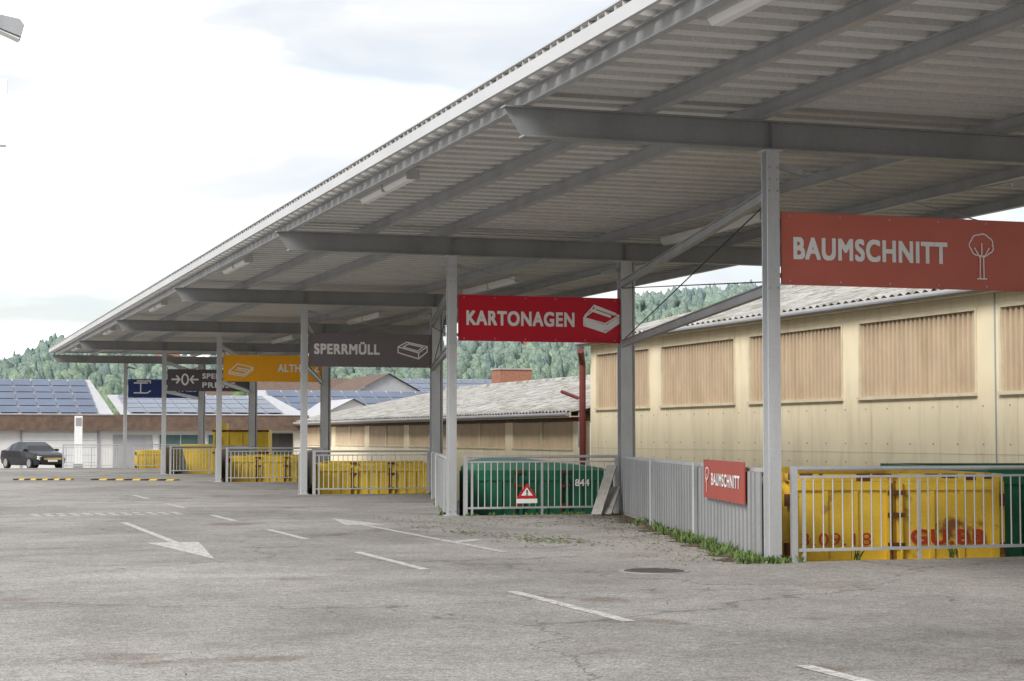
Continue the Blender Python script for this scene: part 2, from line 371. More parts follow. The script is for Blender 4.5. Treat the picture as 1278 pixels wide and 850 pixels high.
def circ(cx,cy,rx,ry,n=14,a0=0,a1=2*math.pi): return [(cx+rx*math.cos(a0+(a1-a0)*i/n),cy+ry*math.sin(a0+(a1-a0)*i/n)) for i in range(n+1)]
def cloud(cx,cy,rx,ry,n=40,k=7,am=.1): return [(cx+rx*(1+am*abs(math.sin(k*t/2)))*math.cos(t),cy+ry*(1+am*abs(math.sin(k*t/2)))*math.sin(t)) for t in [2*math.pi*i/n for i in range(n+1)]]
tree=[cloud(2.95,.60,.17,.14),[(2.92,.16),(2.925,.46)],[(2.98,.16),(2.975,.46)],[(2.93,.42),(2.84,.56)],[(2.97,.42),(3.06,.56)],[(2.95,.46),(2.95,.62)],[(2.88,.15),(3.02,.15)]]
sign(1,'s_baum',[(tree,.016)],[('BAUMSCHNITT',.18,.34,2.24,.27)])
boxi=[[(2.72,.36),(3.2,.22),(3.5,.42),(3.5,.58),(3.0,.72),(2.72,.52),(2.72,.36)],[(2.72,.52),(3.2,.4),(3.5,.58)],[(3.2,.4),(3.2,.22)],[(2.74,.56),(2.95,.78),(3.42,.62)]]
sign(2,'s_kart',[(boxi,.03),([[(2.76,.42),(3.17,.3)],[(2.76,.47),(3.17,.35)],[(2.78,.39),(3.15,.28)],[(3.24,.3),(3.46,.45)],[(3.24,.35),(3.46,.5)],[(2.98,.74),(3.4,.61)],[(2.9,.68),(3.3,.56)]],.06)],[('KARTONAGEN',.18,.33,2.32,.28)])
cont=[[(2.55,.42),(3.15,.25),(3.4,.45),(3.4,.6),(2.8,.72),(2.55,.58),(2.55,.42)],[(2.55,.58),(3.15,.42),(3.4,.6)],[(3.15,.42),(3.15,.25)],[(2.7,.58),(3.12,.47),(3.28,.58),(2.85,.67),(2.7,.58)]]
sign(3,'s_sperr',[(cont,.035)],[('SPERRM\u00dcLL',.15,.36,1.85,.33)])
alt=[[(.2,.35),(.75,.25),(1.05,.5),(.5,.62),(.2,.35)],[(.2,.35),(.2,.28),(.75,.18),(1.05,.42),(1.05,.5)],[(.45,.42),(.8,.36)],[(.5,.48),(.9,.42)]]
sign(4,'s_alt',[(alt,.035)],[('ALTHOLZ',1.95,.36,1.5,.26)])
arr=[[(.2,.5),(.5,.5)],[(.4,.65),(.52,.5),(.4,.35)],[(1.3,.5),(1.0,.5)],[(1.1,.65),(.98,.5),(1.1,.35)],circ(.75,.5,.13,.22)]
sign(5,'s_press',[(arr,.07)],[('SPERRM\u00dcLL',1.5,.55,1.9,.26),('PRESSE',1.5,.16,1.4,.22)])
ib=[[(.3,.75),(.95,.75)],[(.3,.25),(.95,.25)],[(.62,.75),(.62,.25)],[(.45,.85),(1.1,.85),(1.1,.75)],[(1.1,.35),(.95,.25)]]
sign(6,'s_blue',[(ib,.06)],[('METALL',1.9,.34,1.5,.3)])
P0=Vector((XP+.02,YS[1]+.15,0)); dn=Vector((xc(2)-.07-XP,D-.35,0)).normalized(); nn=Vector((-dn.y,dn.x,0))
pa=P0+dn*3.9+nn*.19; e=empty('fence_sign',pa)
mw=Matrix(((-dn.x,0,nn.x,pa.x),(-dn.y,0,nn.y,pa.y),(0,1,0,.70),(0,0,0,1)))
b=B(['s_small','text']); b.T=mw; b.box(0,3.2,0,.56,-.02,0,'s_small'); b.T=None
lines(b,[cloud(.35,.36,.13,.08),[(.35,.1),(.35,.34)],[(.35,.22),(.27,.3)]],.02,'text',mw); b.make('board',e)
textobj('lettering','BAUMSCHNITT',2.2,.17,'text',mw@Matrix.Translation((.72,.2,0)),e,.03)
e=empty('warning_sign',(12.12,YS[2]-.06,.45)); b=B(['warn','white','black']); y=YS[2]-.075
b.prism([(11.9,.34),(12.35,.34),(12.125,.64)],1,y-.008,y,'warn'); b.prism([(12.0,.395),(12.25,.395),(12.125,.56)],1,y-.012,y-.0085,'white')
b.box(12.11,12.14,y-.016,y-.0125,.44,.51,'black'); b.box(12.11,12.14,y-.016,y-.0125,.4,.425,'black'); b.box(11.9,12.35,y-.006,y,.24,.33,'white')
b.make('plate',e,)
# ------------------------------------------------------------------ containers
def frame(i): return Matrix.Translation((XP,YS[i],0))@Matrix.Rotation(-A,4,'Z')
def container(i,x0,x1,y0,L,zt,paint,zb=-1.12,lid=False,seg=2,name='waste_container',rim=None):
    T=frame(i); e=empty(name,T@Vector(((x0+x1)/2,y0+L/2,zb)))
    b=B([paint,'rust','greenlid','black']); b.T=T; w=.05
    y1=y0+L
    b.box(x0,x1,y0,y0+w,zb+.15,zt-.1,paint); b.box(x0,x1,y1-w,y1,zb+.15,zt-.1,paint)
    b.box(x0,x0+w,y0+w,y1-w,zb+.15,zt-.1,paint); b.box(x1-w,x1,y0+w,y1-w,zb+.15,zt-.1,paint); b.box(x0+w,x1-w,y0+w,y1-w,zb+.15,zb+.2,'rust')
    for (a,c,dd,f) in ((x0-.04,x1+.04,y0-.04,y0+.08),(x0-.04,x1+.04,y1-.08,y1+.04)): b.box(a,c,dd,f,zt-.1,zt,paint)
    for (a,c) in ((x0-.04,x0+.08),(x1-.08,x1+.04)): b.box(a,c,y0+.08,y1-.08,zt-.1,zt,paint)
    n=int(L/.6)
    for j in range(n+1):
        yy=y0+.05+(L-.1)*j/n
        for s,xx in ((-1,x0),(1,x1)): b.box(min(xx,xx+s*.07),max(xx,xx+s*.07),yy-.04,yy+.04,zb+.15,zt-.101,paint)
    W=(x1-x0)/seg
    for j in range(seg):
        a=x0+j*W+.02;c=a+W-.04;f=y0-.045
        b.box(a,a+.09,f,y0-.001,zb+.16,zt-.101,paint); b.box(c-.09,c,f,y0-.001,zb+.16,zt-.101,paint)
        b.box(a+.09,c-.09,f+.003,y0-.001,zt-.22,zt-.103,paint); b.box(a+.09,c-.09,f+.003,y0-.001,zb+.16,zb+.28,paint)
        b.box(a+.09,c-.09,f+.01,y0-.001,-.12,-.04,paint)
        for t in (.33,.66): b.box(a+.09+(c-a-.18)*t-.03,a+.09+(c-a-.18)*t+.03,f+.012,y0-.001,zb+.29,zt-.225,paint)
    for j in range(1,seg):
        xx=x0+j*W
        b.cyl((xx-.06,y0-.08,zb+.2),(xx-.06,y0-.08,zt-.12),.022,'rust',8); b.cyl((xx+.08,y0-.08,zb+.2),(xx+.08,y0-.08,zt-.12),.022,paint,8)
        for zz in (.15,.55,.85): b.box(xx-.1,xx+.12,y0-.11,y0-.05,zz-.03,zz+.03,'rust')
    for xx in (x0-.02,x1+.02):
        for zz in (.1,.75): b.cyl((xx,y0-.07,zz-.08),(xx,y0-.07,zz+.08),.04,'rust',8)
    for xx in (x0+.3,x1-.4): b.box(xx,xx+.1,y0+.1,y1-.1,zb,zb+.149,'rust')
    for xx in (x0+.35,x1-.35):
        for yy in (y0+.3,y1-.3): b.cyl((xx-.12,yy,zb-.02),(xx+.12,yy,zb-.02),.16,'black',14)
    if rim:
        x=x0
        while x<x1:
            l=random.uniform(.04,.3); 
            if random.random()<.6: b.box(x,min(x+l,x1),y0-.044,y0-.0405,zt-random.uniform(.04,.1),zt+.002,'rust')
            x+=l+random.uniform(.02,.15)
    if lid:
        m=(x0+x1)/2
        b.prism([(x0-.02,zt),(x0+.05,zt+.12),(x0+.5,zt+.2),(m,zt+.2),(x1-.2,zt+.06),(x1+.02,zt)],1,y0-.02,y0+L*.48,'greenlid')
        b.prism([(x0-.02,zt),(x0+.05,zt+.12),(x0+.5,zt+.2),(m,zt+.2),(x1-.2,zt+.06),(x1+.02,zt)],1,y0+L*.52,y1+.02,'greenlid')
    b.make('body',e,bevel=.008 if not rim else 0); return e,T
e,T=container(1,.45,3.35,1.2,5.6,1.1,'yellow',rim=True)
R=T@Matrix.Translation((.0,1.2-.052,0))@Matrix.Rotation(math.pi/2,4,'X')
textobj('painted_numbers','3.09.18',.95,.17,'redtext',R@Matrix.Translation((.62,.14,0)),e,bold=.0)
textobj('painted_numbers','GU.BB',1.0,.19,'redtext',R@Matrix.Translation((2.12,.16,0)),e,bold=.05)
container(1,3.45,6.2,1.9,5.6,1.15,'green')
e,T=container(2,.5,3.45,1.9,5.6,.88,'green',lid=True,seg=3)
R=T@Matrix.Translation((0,1.9-.052,0))@Matrix.Rotation(math.pi/2,4,'X'); textobj('painted_numbers','844',.3,.14,'text',R@Matrix.Translation((2.7,.55,0)),e,bold=.03)
container(3,.3,3.5,1.0,5.6,.84,'yellow2',seg=3)
container(4,.3,3.3,1.2,5.6,.9,'yellow2',seg=3)
container(6,.4,3.2,1.2,4.5,.9,'yellow2')
T=frame(5); e=empty('press_container',T@Vector((2.2,3,-1.1))); b=B(['yellow2','rust','black']); b.T=T
b.prism([(1.9,-1.1),(4.3,-1.1),(4.3,1.9),(1.9,1.9)],1,2.0,4.6,'yellow2')
b.prism([(1.1,-1.1),(1.89,-1.1),(1.89,1.25),(.55,1.25),(.8,.0)],1,2.1,7.2,'yellow2')
for xx in (1.95,2.55,3.15,3.75,4.2): b.box(xx-.04,xx+.04,1.94,1.999,-1,1.82,'yellow2')
for zz in (1.85,.9,-.05): b.box(1.86,4.34,1.93,1.998,zz-.04,zz+.04,'rust')
b.prism([(1.9,1.901),(2.4,1.901),(2.4,2.2),(2.1,2.2)],1,2.4,4.2,'yellow2'); b.box(.5,1.95,2.02,2.099,1.15,1.27,'yellow2')
b.cyl((2.2,1.9,.2),(2.2,1.9,1.6),.05,'black',8)
b.make('body',e,bevel=.01)
b=B(['wood']); b.bar((13.35,YS[2]-.85,.02),(13.95,YS[2]-.2,1.0),.22,.03,up=(-.5,-.5,.3)); b.bar((13.55,YS[2]-.8,.02),(13.95,YS[2]-.28,.55),.3,.03,up=(-.5,-.5,.3)); b.make('leaning_board')
# ------------------------------------------------------------------ cream industrial building
cb=empty('industrial_building',(24,48,-1.3)); 
b=B(['cream','cream2','infill','greywall'])
WY=[(57.85,63.0),(51.1,56.93),(44.32,50.15),(37.78,43.47),(31.1,36.85),(24.4,30.2),(17.7,23.5),(11.0,16.8)]
Y0b,Y1b=8.0,63.6; ZW0,ZW1,ZE=2.56,4.66,5.12; X=24.0
b.box(X,X+.3,Y0b,Y1b,ZL,ZW0,'cream'); b.box(X,X+.3,Y0b,Y1b,ZW1,ZE,'cream')
ed=[Y1b]+[v for w in WY for v in (w[1],w[0])]+[Y0b]
for j in range(0,len(ed),2): b.box(X,X+.3,ed[j+1],ed[j],ZW0,ZW1,'cream')
b.box(X+.3,40,Y0b,Y0b+.3,ZL,ZE,'cream'); b.box(X+.3,40,Y1b-.3,Y1b,ZL,ZE,'cream'); b.box(39.7,40,Y0b+.3,Y1b-.3,ZL,ZE,'cream')
for yy in (Y0b,Y1b-.3): b.add([(X,yy,ZE),(40,yy,ZE),(32,yy,7.1),(X,yy+.3,ZE),(40,yy+.3,ZE),(32,yy+.3,7.1)],[(0,1,2),(5,4,3),(0,2,5,3),(1,4,5,2)],'cream')
for (a,c) in WY:
    b.sheet((X+.14,c,ZW0+.06),(0,a-c,0),(0,0,ZW1-ZW0-.1),(-1,0,0),TRAP(.09),.22,'infill')
    b.box(X-.03,X+.13,a,a+.08,ZW0+.08,ZW1-.08,'cream2'); b.box(X-.03,X+.13,c-.08,c,ZW0+.08,ZW1-.08,'cream2')
    b.box(X-.03,X+.13,a,c,ZW1-.08,ZW1,'cream2'); b.box(X-.09,X+.13,a,c,ZW0,ZW0+.08,'cream2')
for yy in np.arange(9.5,63,3.33): b.box(X-.006,X,yy,yy+.025,ZL,ZW0-.02,'cream2')
b.box(X-.006,X,Y0b,Y1b,1.18,1.2,'cream2')
for yy in np.arange(9.8,63,1.11):
    for zz in (2.3,1.4,.9): b.box(X-.012,X,yy,yy+.04,zz,zz+.04,'greywall')
b.box(X-.01,X,37.0,37.06,ZL,ZE-.1,'greywall')
b.make('walls',cb)
def pitched(parent,xe,xr,xe2,ze,zr,y0,y1,mat='fibre',ov=.35,pit=.2):
    b=B([mat,'cream2','greywall'])
    for (a,s) in ((xe-ov,1),(xe2+ov,-1)):
        zz=ze-(zr-ze)*ov/abs(xr-xe); v=Vector((xr-a,0,zr-zz)); n=Vector((-(zr-zz)*s,0,abs(xr-a)))
        b.sheet((a,y0-.3,zz+.08),(0,y1-y0+.6,0),v,n,SINE(.08),pit*2,mat)
    b.cyl((xr,y0-.3,zr+.12),(xr,y1+.3,zr+.12),.16,mat,10)
    zz=ze-(zr-ze)*ov/abs(xr-xe)
    b.box(xe-ov-.02,xe-ov+.04,y0-.3,y1+.3,zz-.12,zz+.07,'cream2'); b.box(xe-ov+.04,xe-.001,y0-.3,y1+.3,zz-.1,zz-.06,'cream2')
    b.cyl((xe-ov-.1,y0-.3,zz),(xe-ov-.1,y1+.3,zz),.075,'greywall',10)
    return b.make('roof',parent)
pitched(cb,24,32,40,5.12,7.1,Y0b,Y1b)
b=B(['redpipe','greywall']); 
b.cyl((23.8,63.9,-.5),(23.8,63.9,4.3),.12,'redpipe',12); b.cyl((23.8,63.9,4.3),(23.5,63.3,4.75),.12,'redpipe',12); b.cyl((23.9,64.4,1.2),(23.9,64.4,3.0),.09,'greywall',10)
b.cyl((23.9,64.4,3.0),(23.6,65.6,3.3),.07,'redpipe',10); b.cyl((23.9,64.3,2.2),(23.5,65.2,2.3),.06,'redpipe',10)
b.make('downpipe',cb)
lb=empty('low_hall',(24,90,-1.3)); b=B(['cream','cream2','infill','brownfascia'])
Xa=24.05; Ya,Yb=64.6,117.0
b.box(Xa,Xa+.3,Ya,Yb,ZL,1.08,'cream'); b.box(Xa,Xa+.3,Ya,Yb,2.18,2.55,'brownfascia')
yy=Ya; 
while yy<Yb-5:
    b.box(Xa,Xa+.3,yy,yy+1.0,1.08,2.18,'cream'); 
    b.sheet((Xa+.1,yy+8.3,1.1),(0,-7.3,0),(0,0,1.06),(-1,0,0),SINE(.05),.25,'infill'); b.box(Xa-.05,Xa+.1,yy+1.0,yy+8.3,1.08,1.14,'cream2')
    b.box(Xa-.02,Xa+.1,yy+4.6,yy+4.7,1.14,2.18,'cream2')
    yy+=8.3
b.box(Xa,Xa+.3,yy,Yb,1.08,2.18,'cream'); b.box(Xa+.3,44,Yb-.3,Yb,ZL,2.5,'cream')
b.add([(Xa,Yb,2.5),(44,Yb,2.5),(34,Yb,4.5)],[(0,1,2)],'cream'); b.add([(Xa,Ya,2.5),(44,Ya,2.5),(34,Ya,4.5)],[(0,1,2)],'cream')
b.make('walls',lb); pitched(lb,24.05,34,44,2.55,4.55,Ya,Yb,ov=.6)
# ------------------------------------------------------------------ distant garages with solar roofs
def solar(b,x0,x1,y0,y1,z0,z1,nx,ny,off=.1,mat='solar'):
    for i in range(nx):
        for j in range(ny):
            a0=x0+(x1-x0)*i/nx+.04;a1=x0+(x1-x0)*(i+1)/nx-.04;t0=j/ny+.01;t1=(j+1)/ny-.01
            q=lambda x,t:(x,y0+(y1-y0)*t,z0+(z1-z0)*t+off)
            b.add([q(a0,t0),q(a1,t0),q(a1,t1),q(a0,t1)],[(0,1,2,3)],mat)
ga=empty('garage_building',(0,118,-.42)); b=B(['greywall','door','brownfascia','solar','solarframe','tealglass','whitewall','bluegreyroof','glass'])
yf=115.4
b.box(-24,24,yf,yf+14,-.45,2.0,'whitewall')
b.box(-24.3,24.3,yf-.6,yf-.01,1.98,2.95,'brownfascia')
b.add([(-24.3,yf-.65,2.9),(12.2,yf-.65,2.9),(11.6,yf+9,5.35),(-24.3,yf+9,5.35)],[(0,1,2,3)],'bluegreyroof')
b.add([(12.2,yf-.65,2.9),(11.6,yf+9,5.35),(11.6,yf+9,2.9)],[(0,1,2)],'greywall')
solar(b,-24,11.3,yf-.4,yf+8.6,2.95,5.25,30,5)
b.add([(12.6,yf-.65,2.92),(24.3,yf-.65,2.92),(23.5,yf+8,4.35),(12.6,yf+8,4.35)],[(0,1,2,3)],'bluegreyroof'); solar(b,13.2,22.8,yf-.2,yf+7.4,3.0,4.25,9,4)
for x in (-22,-16.6,-11.2,-5.8,.75,6.8): 
    w=4.45
    b.box(x,x+w,yf-.05,yf-.002,-.42,1.85,'door')
    for zz in (.03,.48,.93,1.38): b.box(x+.05,x+w-.05,yf-.056,yf-.051,zz-.02,zz,'greywall')
    b.box(x-.12,x-.01,yf-.1,yf-.003,-.42,1.95,'greywall'); b.box(x+w+.01,x+w+.12,yf-.1,yf-.003,-.42,1.95,'greywall')
b.box(12.2,14.6,yf-.04,yf-.002,-.4,1.7,'greywall'); b.box(15,17.6,yf-.05,yf-.002,.3,1.7,'tealglass'); b.box(18,20.5,yf-.05,yf-.002,.3,1.7,'tealglass'); b.box(21,23.4,yf-.05,yf-.002,-.42,1.8,'glass')
for x in (15,16.3,17.55,18,19.25,20.45): b.box(x,x+.06,yf-.07,yf-.051,.3,1.7,'solarframe')
b.make('walls_and_roof',ga)
def hall(name,x0,x1,y,dep,ze,zr,wall,roofm,panels=True):
    e=empty(name,((x0+x1)/2,y,0)); b=B([wall,roofm,'solar','glass'])
    b.box(x0,x1,y,y+dep,-.45,ze,wall)
    b.add([(x0-.4,y-.5,ze-.05),(x1+.4,y-.5,ze-.05),(x1+.4,y+dep/2,zr),(x0-.4,y+dep/2,zr),(x1+.4,y+dep+.5,ze-.05),(x0-.4,y+dep+.5,ze-.05)],[(0,1,2,3),(3,2,4,5)],roofm)
    b.add([(x0,y,ze),(x0,y+dep,ze),(x0,y+dep/2,zr-.05)],[(0,1,2)],wall); b.add([(x1,y,ze),(x1,y+dep,ze),(x1,y+dep/2,zr-.05)],[(0,1,2)],wall)
    if panels: solar(b,x0+.5,x1-3.5,y-.1,y+dep/2-.4,ze+.02,zr-.1,int((x1-x0)/1.4),4)
    n=int((x1-x0)/3)
    for i in range(n): b.box(x0+1+i*3,x0+2.4+i*3,y-.03,y-.001,max(.6,ze-2),ze-.6,'glass')
    b.make('walls_and_roof',e); return e
def gable(name,x0,x1,y,dep,ze,zr,wall,roofm):
    e=empty(name,((x0+x1)/2,y,0)); b=B([wall,roofm,'glass']); xm=(x0+x1)/2
    b.box(x0,x1,y,y+dep,-.45,ze,wall); b.add([(x0,y,ze),(x1,y,ze),(xm,y,zr-.06)],[(0,1,2)],wall)
    b.add([(x0-.3,y-.4,ze-.1),(xm,y-.4,zr),(xm,y+dep,zr),(x0-.3,y+dep,ze-.1)],[(0,1,2,3)],roofm); b.add([(x1+.3,y-.4,ze-.1),(xm,y-.4,zr),(xm,y+dep,zr),(x1+.3,y+dep,ze-.1)],[(3,2,1,0)],roofm)
    b.box(xm-.8,xm+.8,y-.02,y-.001,ze-1.2,ze-.2,'glass'); b.make('walls_and_roof',e)
hall('workshop_building',26,48,135,14,3.0,5.2,'greywall','bluegreyroof')
gable('gabled_house',34,43,150,14,4.4,6.9,'greywall','brownfascia')
gable('gabled_house',27.5,33,128,10,2.9,4.3,'whitewall','bluegreyroof')
hall('warehouse',40,62,160,18,4.9,7.1,'whitewall','bluegreyroof',True)
hall('warehouse',30,46,190,16,5.6,8.0,'whitewall','brownfascia',False)
e=empty('brick_chimney',(52,158,5)); b=B(['brick','concrete']); b.box(50.6,53.6,157,159.5,4,7.6,'brick'); b.box(50.5,53.7,156.9,159.6,7.6,7.75,'concrete'); b.make('stack',e)
b=B(['white','greywall','s_blue']); b.box(9.0,9.42,104.9,105.05,.1,2.75,'white'); b.box(9.05,9.37,104.88,104.899,2.2,2.65,'greywall'); b.box(8.95,9.47,104.8,105.15,-.3,.1,'greywall'); b.make('totem_sign')
e=empty('street_lamp',(.55,25,0)); b=B(['white','galv','glass'])
b.cyl((.55,25,0),(.55,25,7.2),.09,'galv',14,.06); b.cyl((.55,25,7.15),(1.1,25,7.2),.035,'galv',10)
b.prism([(1.0,7.16),(1.36,7.1),(1.42,7.02),(1.38,6.86),(1.05,6.98)],1,24.85,25.15,'galv'); b.prism([(1.06,6.97),(1.37,6.855),(1.36,6.83),(1.06,6.95)],1,24.88,25.12,'white')
b.cyl((.6,25,6.2),(1.1,25,6.2),.02,'galv',8); b.box(1.02,1.22,24.93,25.07,5.42,6.3,'white')
b.make('pole_and_head',e,bevel=.01)
# ------------------------------------------------------------------ car
def car(loc,rot):
    e=empty('parked_car',loc); T=Matrix.Translation(loc)@Matrix.Rotation(rot,4,'Z')
    b=B(['carpaint','glass','chrome','black','hubs','white','tealglass']); b.T=T
    st=[(-2.3,.42,.6,.88,.92,.72,.66,.6),(-2.2,.28,.6,.96,1.0,.84,.78,.7),(-1.75,.22,.6,.98,1.04,.9,.84,.72),(-1.2,.2,.6,.97,1.32,.91,.86,.62),(-.5,.2,.6,.96,1.44,.91,.87,.6),(.2,.2,.6,.95,1.43,.91,.87,.6),(.7,.2,.6,.94,1.25,.91,.86,.63),(1.15,.2,.6,.92,.98,.91,.84,.74),(1.8,.22,.6,.84,.88,.88,.8,.66),(2.15,.26,.55,.72,.77,.82,.74,.6),(2.3,.38,.5,.62,.66,.7,.62,.5)]
    vs=[];
    for (x,a,m,c,t,w1,w2,w3) in st:
        vs+=[(x,-w1*.9,a),(x,-w1,m),(x,-w2,c),(x,-w3,t),(x,w3,t),(x,w2,c),(x,w1,m),(x,w1*.9,a)]
    n=len(st)
    for i in range(n-1):
        for j in range(7):
            mat='carpaint'
            if j in (2,4) and 2<=i<=6: mat='glass'
            if j==3 and i in (2,5,6): mat='glass'
            b.add([vs[i*8+j],vs[(i+1)*8+j],vs[(i+1)*8+j+1],vs[i*8+j+1]],[(3,2,1,0)],mat)
    b.add(vs[:8],[tuple(range(8))],'carpaint'); b.add(vs[-8:],[tuple(range(7,-1,-1))],'carpaint')
    for x in (-1.4,1.4):
        for s in (-1,1):
            b.cyl((x,s*.90,.33),(x,s*.70,.33),.32,'black',20); b.cyl((x,s*.915,.33),(x,s*.901,.33),.22,'hubs',10)
    b.box(2.2,2.34,-.5,.5,.5,.62,'chrome'); b.box(2.2,2.33,-.6,.6,.28,.42,'black'); b.box(2.3,2.36,-.26,.26,.40,.5,'white')
    for s in (-1,1): b.prism([(min(s*.5,s*.76),.58),(max(s*.5,s*.76),.58),(max(s*.5,s*.78),.7),(min(s*.5,s*.78),.7)],0,2.02,2.24,'white'); b.box(.85,1.0,s*.9-.1,s*.9+.1,.95,1.07,'carpaint')
    b.make('body',e,bevel=.01)
car((6.55,101.5,-.12),math.radians(-68))
# ------------------------------------------------------------------ weeds, soil and leaves
mg,ntg,bg=newmat('weed_green'); rr=ramp(ntg,noise(ntg,posn(ntg),9).outputs[0],[(.3,(.05,.11,.025)),(.7,(.16,.22,.06))]); ntg.links.new(rr.outputs[0],bg.inputs['Base Color']); bg.inputs['Roughness'].default_value=.8; M['weed']=mg
M['leaf']=simple('dry_leaf',(.26,.19,.11),.9,var=.5,scale=6)
M['leafg']=simple('green_leaf',(.14,.19,.05),.9,var=.5,scale=6)
F0=Vector((XP,YS[1],0));FD=Vector((XC-XP,D,0))
so_=B(['soil']); prev=None
for j in range(121):
    t=j/120; p=F0+FD*t; wd=.18+.34*abs(math.sin(j*.37)*math.sin(j*.11+1))+random.uniform(0,.16); a=(p.x-.02,p.y+.03,.005); c_=(p.x-.1-wd,p.y+.03,.005)
    if prev: so_.add([prev[1],prev[0],a,c_],[(0,1,2,3)])
    prev=(a,c_)
so_.make('soil_strip')
w=B(['weed'])
def tuft(x,y,z,r,n,h):
    for _ in range(n):
        a=random.uniform(0,6.28);q=random.uniform(0,r);bx=x+q*math.cos(a);by=y+q*math.sin(a);hh=h*random.uniform(.4,1.1);l=random.uniform(-.6,.6)*hh;m_=random.uniform(-.6,.6)*hh;wd=random.uniform(.006,.02)
        t=random.uniform(0,3.14);dx,dy=wd*math.cos(t),wd*math.sin(t)
        w.add([(bx-dx,by-dy,z),(bx+dx,by+dy,z),(bx+l*.5+dx,by+m_*.5+dy,z+hh*.6),(bx+l*.5-dx,by+m_*.5-dy,z+hh*.6),(bx+l,by+m_,z+hh)],[(0,1,2,3),(3,2,4)])
for _ in range(85):
    t=min(1,abs(random.gauss(0,.32))); p=F0+FD*t+Vector((-.14-abs(random.gauss(0,.14)),0,0)); tuft(p.x,p.y,0,.12,11,.08+.09*random.random())
for _ in range(20): tuft(XP+random.gauss(0,.2)-.1,YS[1]-.1+random.gauss(0,.12),0,.1,10,.1)
for x,h in ((11.8,.22),(13.2,.28)): tuft(x,YS[1]+.1,0,.09,9,h*.8)
for _ in range(24): tuft(random.uniform(XP+.3,XC),YS[2]-.1+random.gauss(0,.05),0,.08,6,.07)
for _ in range(14):
    t=random.random(); p=Vector((XP,YS[2],0))+FD*t; tuft(p.x-.15,p.y,0,.1,8,.1)
w.make('weeds')
lf=B(['leaf','leafg'])
def leaf(x,y,mat,s):
    a=random.uniform(0,6.28);c_,s_=math.cos(a)*s,math.sin(a)*s; z=.006
    lf.add([(x-c_,y-s_,z),(x+s_*.5,y-c_*.5,z+.012*random.random()),(x+c_,y+s_,z+.02*random.random()),(x-s_*.5,y+c_*.5,z+.01)],[(0,1,2,3)],mat)
for _ in range(1200):
    t=random.random(); p=F0+FD*t; leaf(p.x-.15-abs(random.gauss(0,.6)),p.y+random.gauss(0,.4),random.choice(['leaf','leaf','leafg']),random.uniform(.012,.035))
for _ in range(260): leaf(9.5+random.gauss(0,.35),27+random.gauss(0,.9),'leafg',random.uniform(.02,.055))
for _ in range(90): leaf(8.9+random.gauss(0,.2),29.5+random.gauss(0,.6),'leafg',random.uniform(.02,.05))
for _ in range(300): leaf(random.uniform(8.5,14),random.uniform(31,35.6),random.choice(['leaf','leafg']),random.uniform(.02,.045))
for _ in range(300): leaf(random.uniform(-2,12),random.uniform(8,45),'leaf',random.uniform(.008,.02))
lf.make('fallen_leaves')
# ------------------------------------------------------------------ hills & forest
prof=np.array([(-400,8),(-100,14),(0,16),(33,21),(53,30),(70,27),(110,23),(154,25),(200,29),(251,35),(286,50),(335,56),(380,58),(600,54),(1000,45)],float)
def vnoise(x,y,s,seed=0):
    rs=np.random.RandomState(seed); G=rs.rand(64,64); xi=np.floor(x/s);yi=np.floor(y/s);fx=x/s-xi;fy=y/s-yi;fx=fx*fx*(3-2*fx);fy=fy*fy*(3-2*fy);xi=xi.astype(int)%64;yi=yi.astype(int)%64
    a=G[xi,yi];b_=G[(xi+1)%64,yi];c_=G[xi,(yi+1)%64];d_=G[(xi+1)%64,(yi+1)%64]
    return (a*(1-fx)+b_*fx)*(1-fy)+(c_*(1-fx)+d_*fx)*fy
def hz(x,y):
    x=np.asarray(x,float);y=np.asarray(y,float)
    bb=x/y*700; s=np.clip((y-230)/470,0,1); s=s*s*(3-2*s)
    drop=np.clip((y-760)/400,0,1)
    return np.interp(bb,prof[:,0],prof[:,1])*s*(1-.5*drop)+ (vnoise(x,y,60,1)-.5)*7*s -.5
nx,ny=120,60; xs=np.linspace(-500,1000,nx);ys=np.linspace(225,1200,ny)
VX,VY=np.meshgrid(xs,ys); VZ=hz(VX,VY)
vs=np.stack([VX.ravel(),VY.ravel(),VZ.ravel()],1)
M['meadow']=simple('meadow',(.17,.22,.10),.95,var=.3,scale=.02,fine=0)
b=B(['meadow']); b.add([tuple(p) for p in vs],[(j*nx+i,j*nx+i+1,(j+1)*nx+i+1,(j+1)*nx+i) for j in range(ny-1) for i in range(nx-1)]); b.make('hills',smooth=True)
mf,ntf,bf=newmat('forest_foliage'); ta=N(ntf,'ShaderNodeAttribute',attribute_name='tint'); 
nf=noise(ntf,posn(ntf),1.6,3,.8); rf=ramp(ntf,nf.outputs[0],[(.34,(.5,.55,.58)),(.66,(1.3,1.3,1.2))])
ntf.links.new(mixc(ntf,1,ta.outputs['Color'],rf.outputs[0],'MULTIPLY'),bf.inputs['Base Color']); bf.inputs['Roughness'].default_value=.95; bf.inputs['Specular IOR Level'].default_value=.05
import bmesh
bmh=bmesh.new(); bmesh.ops.create_icosphere(bmh,subdivisions=2,radius=1); iv=np.array([v.co[:] for v in bmh.verts]); fi=np.array([[v.index for v in f.verts] for f in bmh.faces]); bmh.free()
NT=7400; V=[];F=[];C=[]
cnt=0
def addtree(x,y,z,r,h,con,tint):
    global cnt
    p=iv.copy()*(1+np.random.uniform(-.36,.36,(len(iv),1)))
    if con: 
        t=(p[:,2]+1)/2; k_=np.clip(1.2-t*.9,.12,1); p[:,0]*=k_;p[:,1]*=k_
    p=p*np.array([r,r,h/2])+np.array([x,y,z+h/2-.5]); V.append(p); F.append(fi+cnt*len(iv)); C.append(np.repeat(np.array([[*tint,1]]),len(iv),0)); cnt+=1
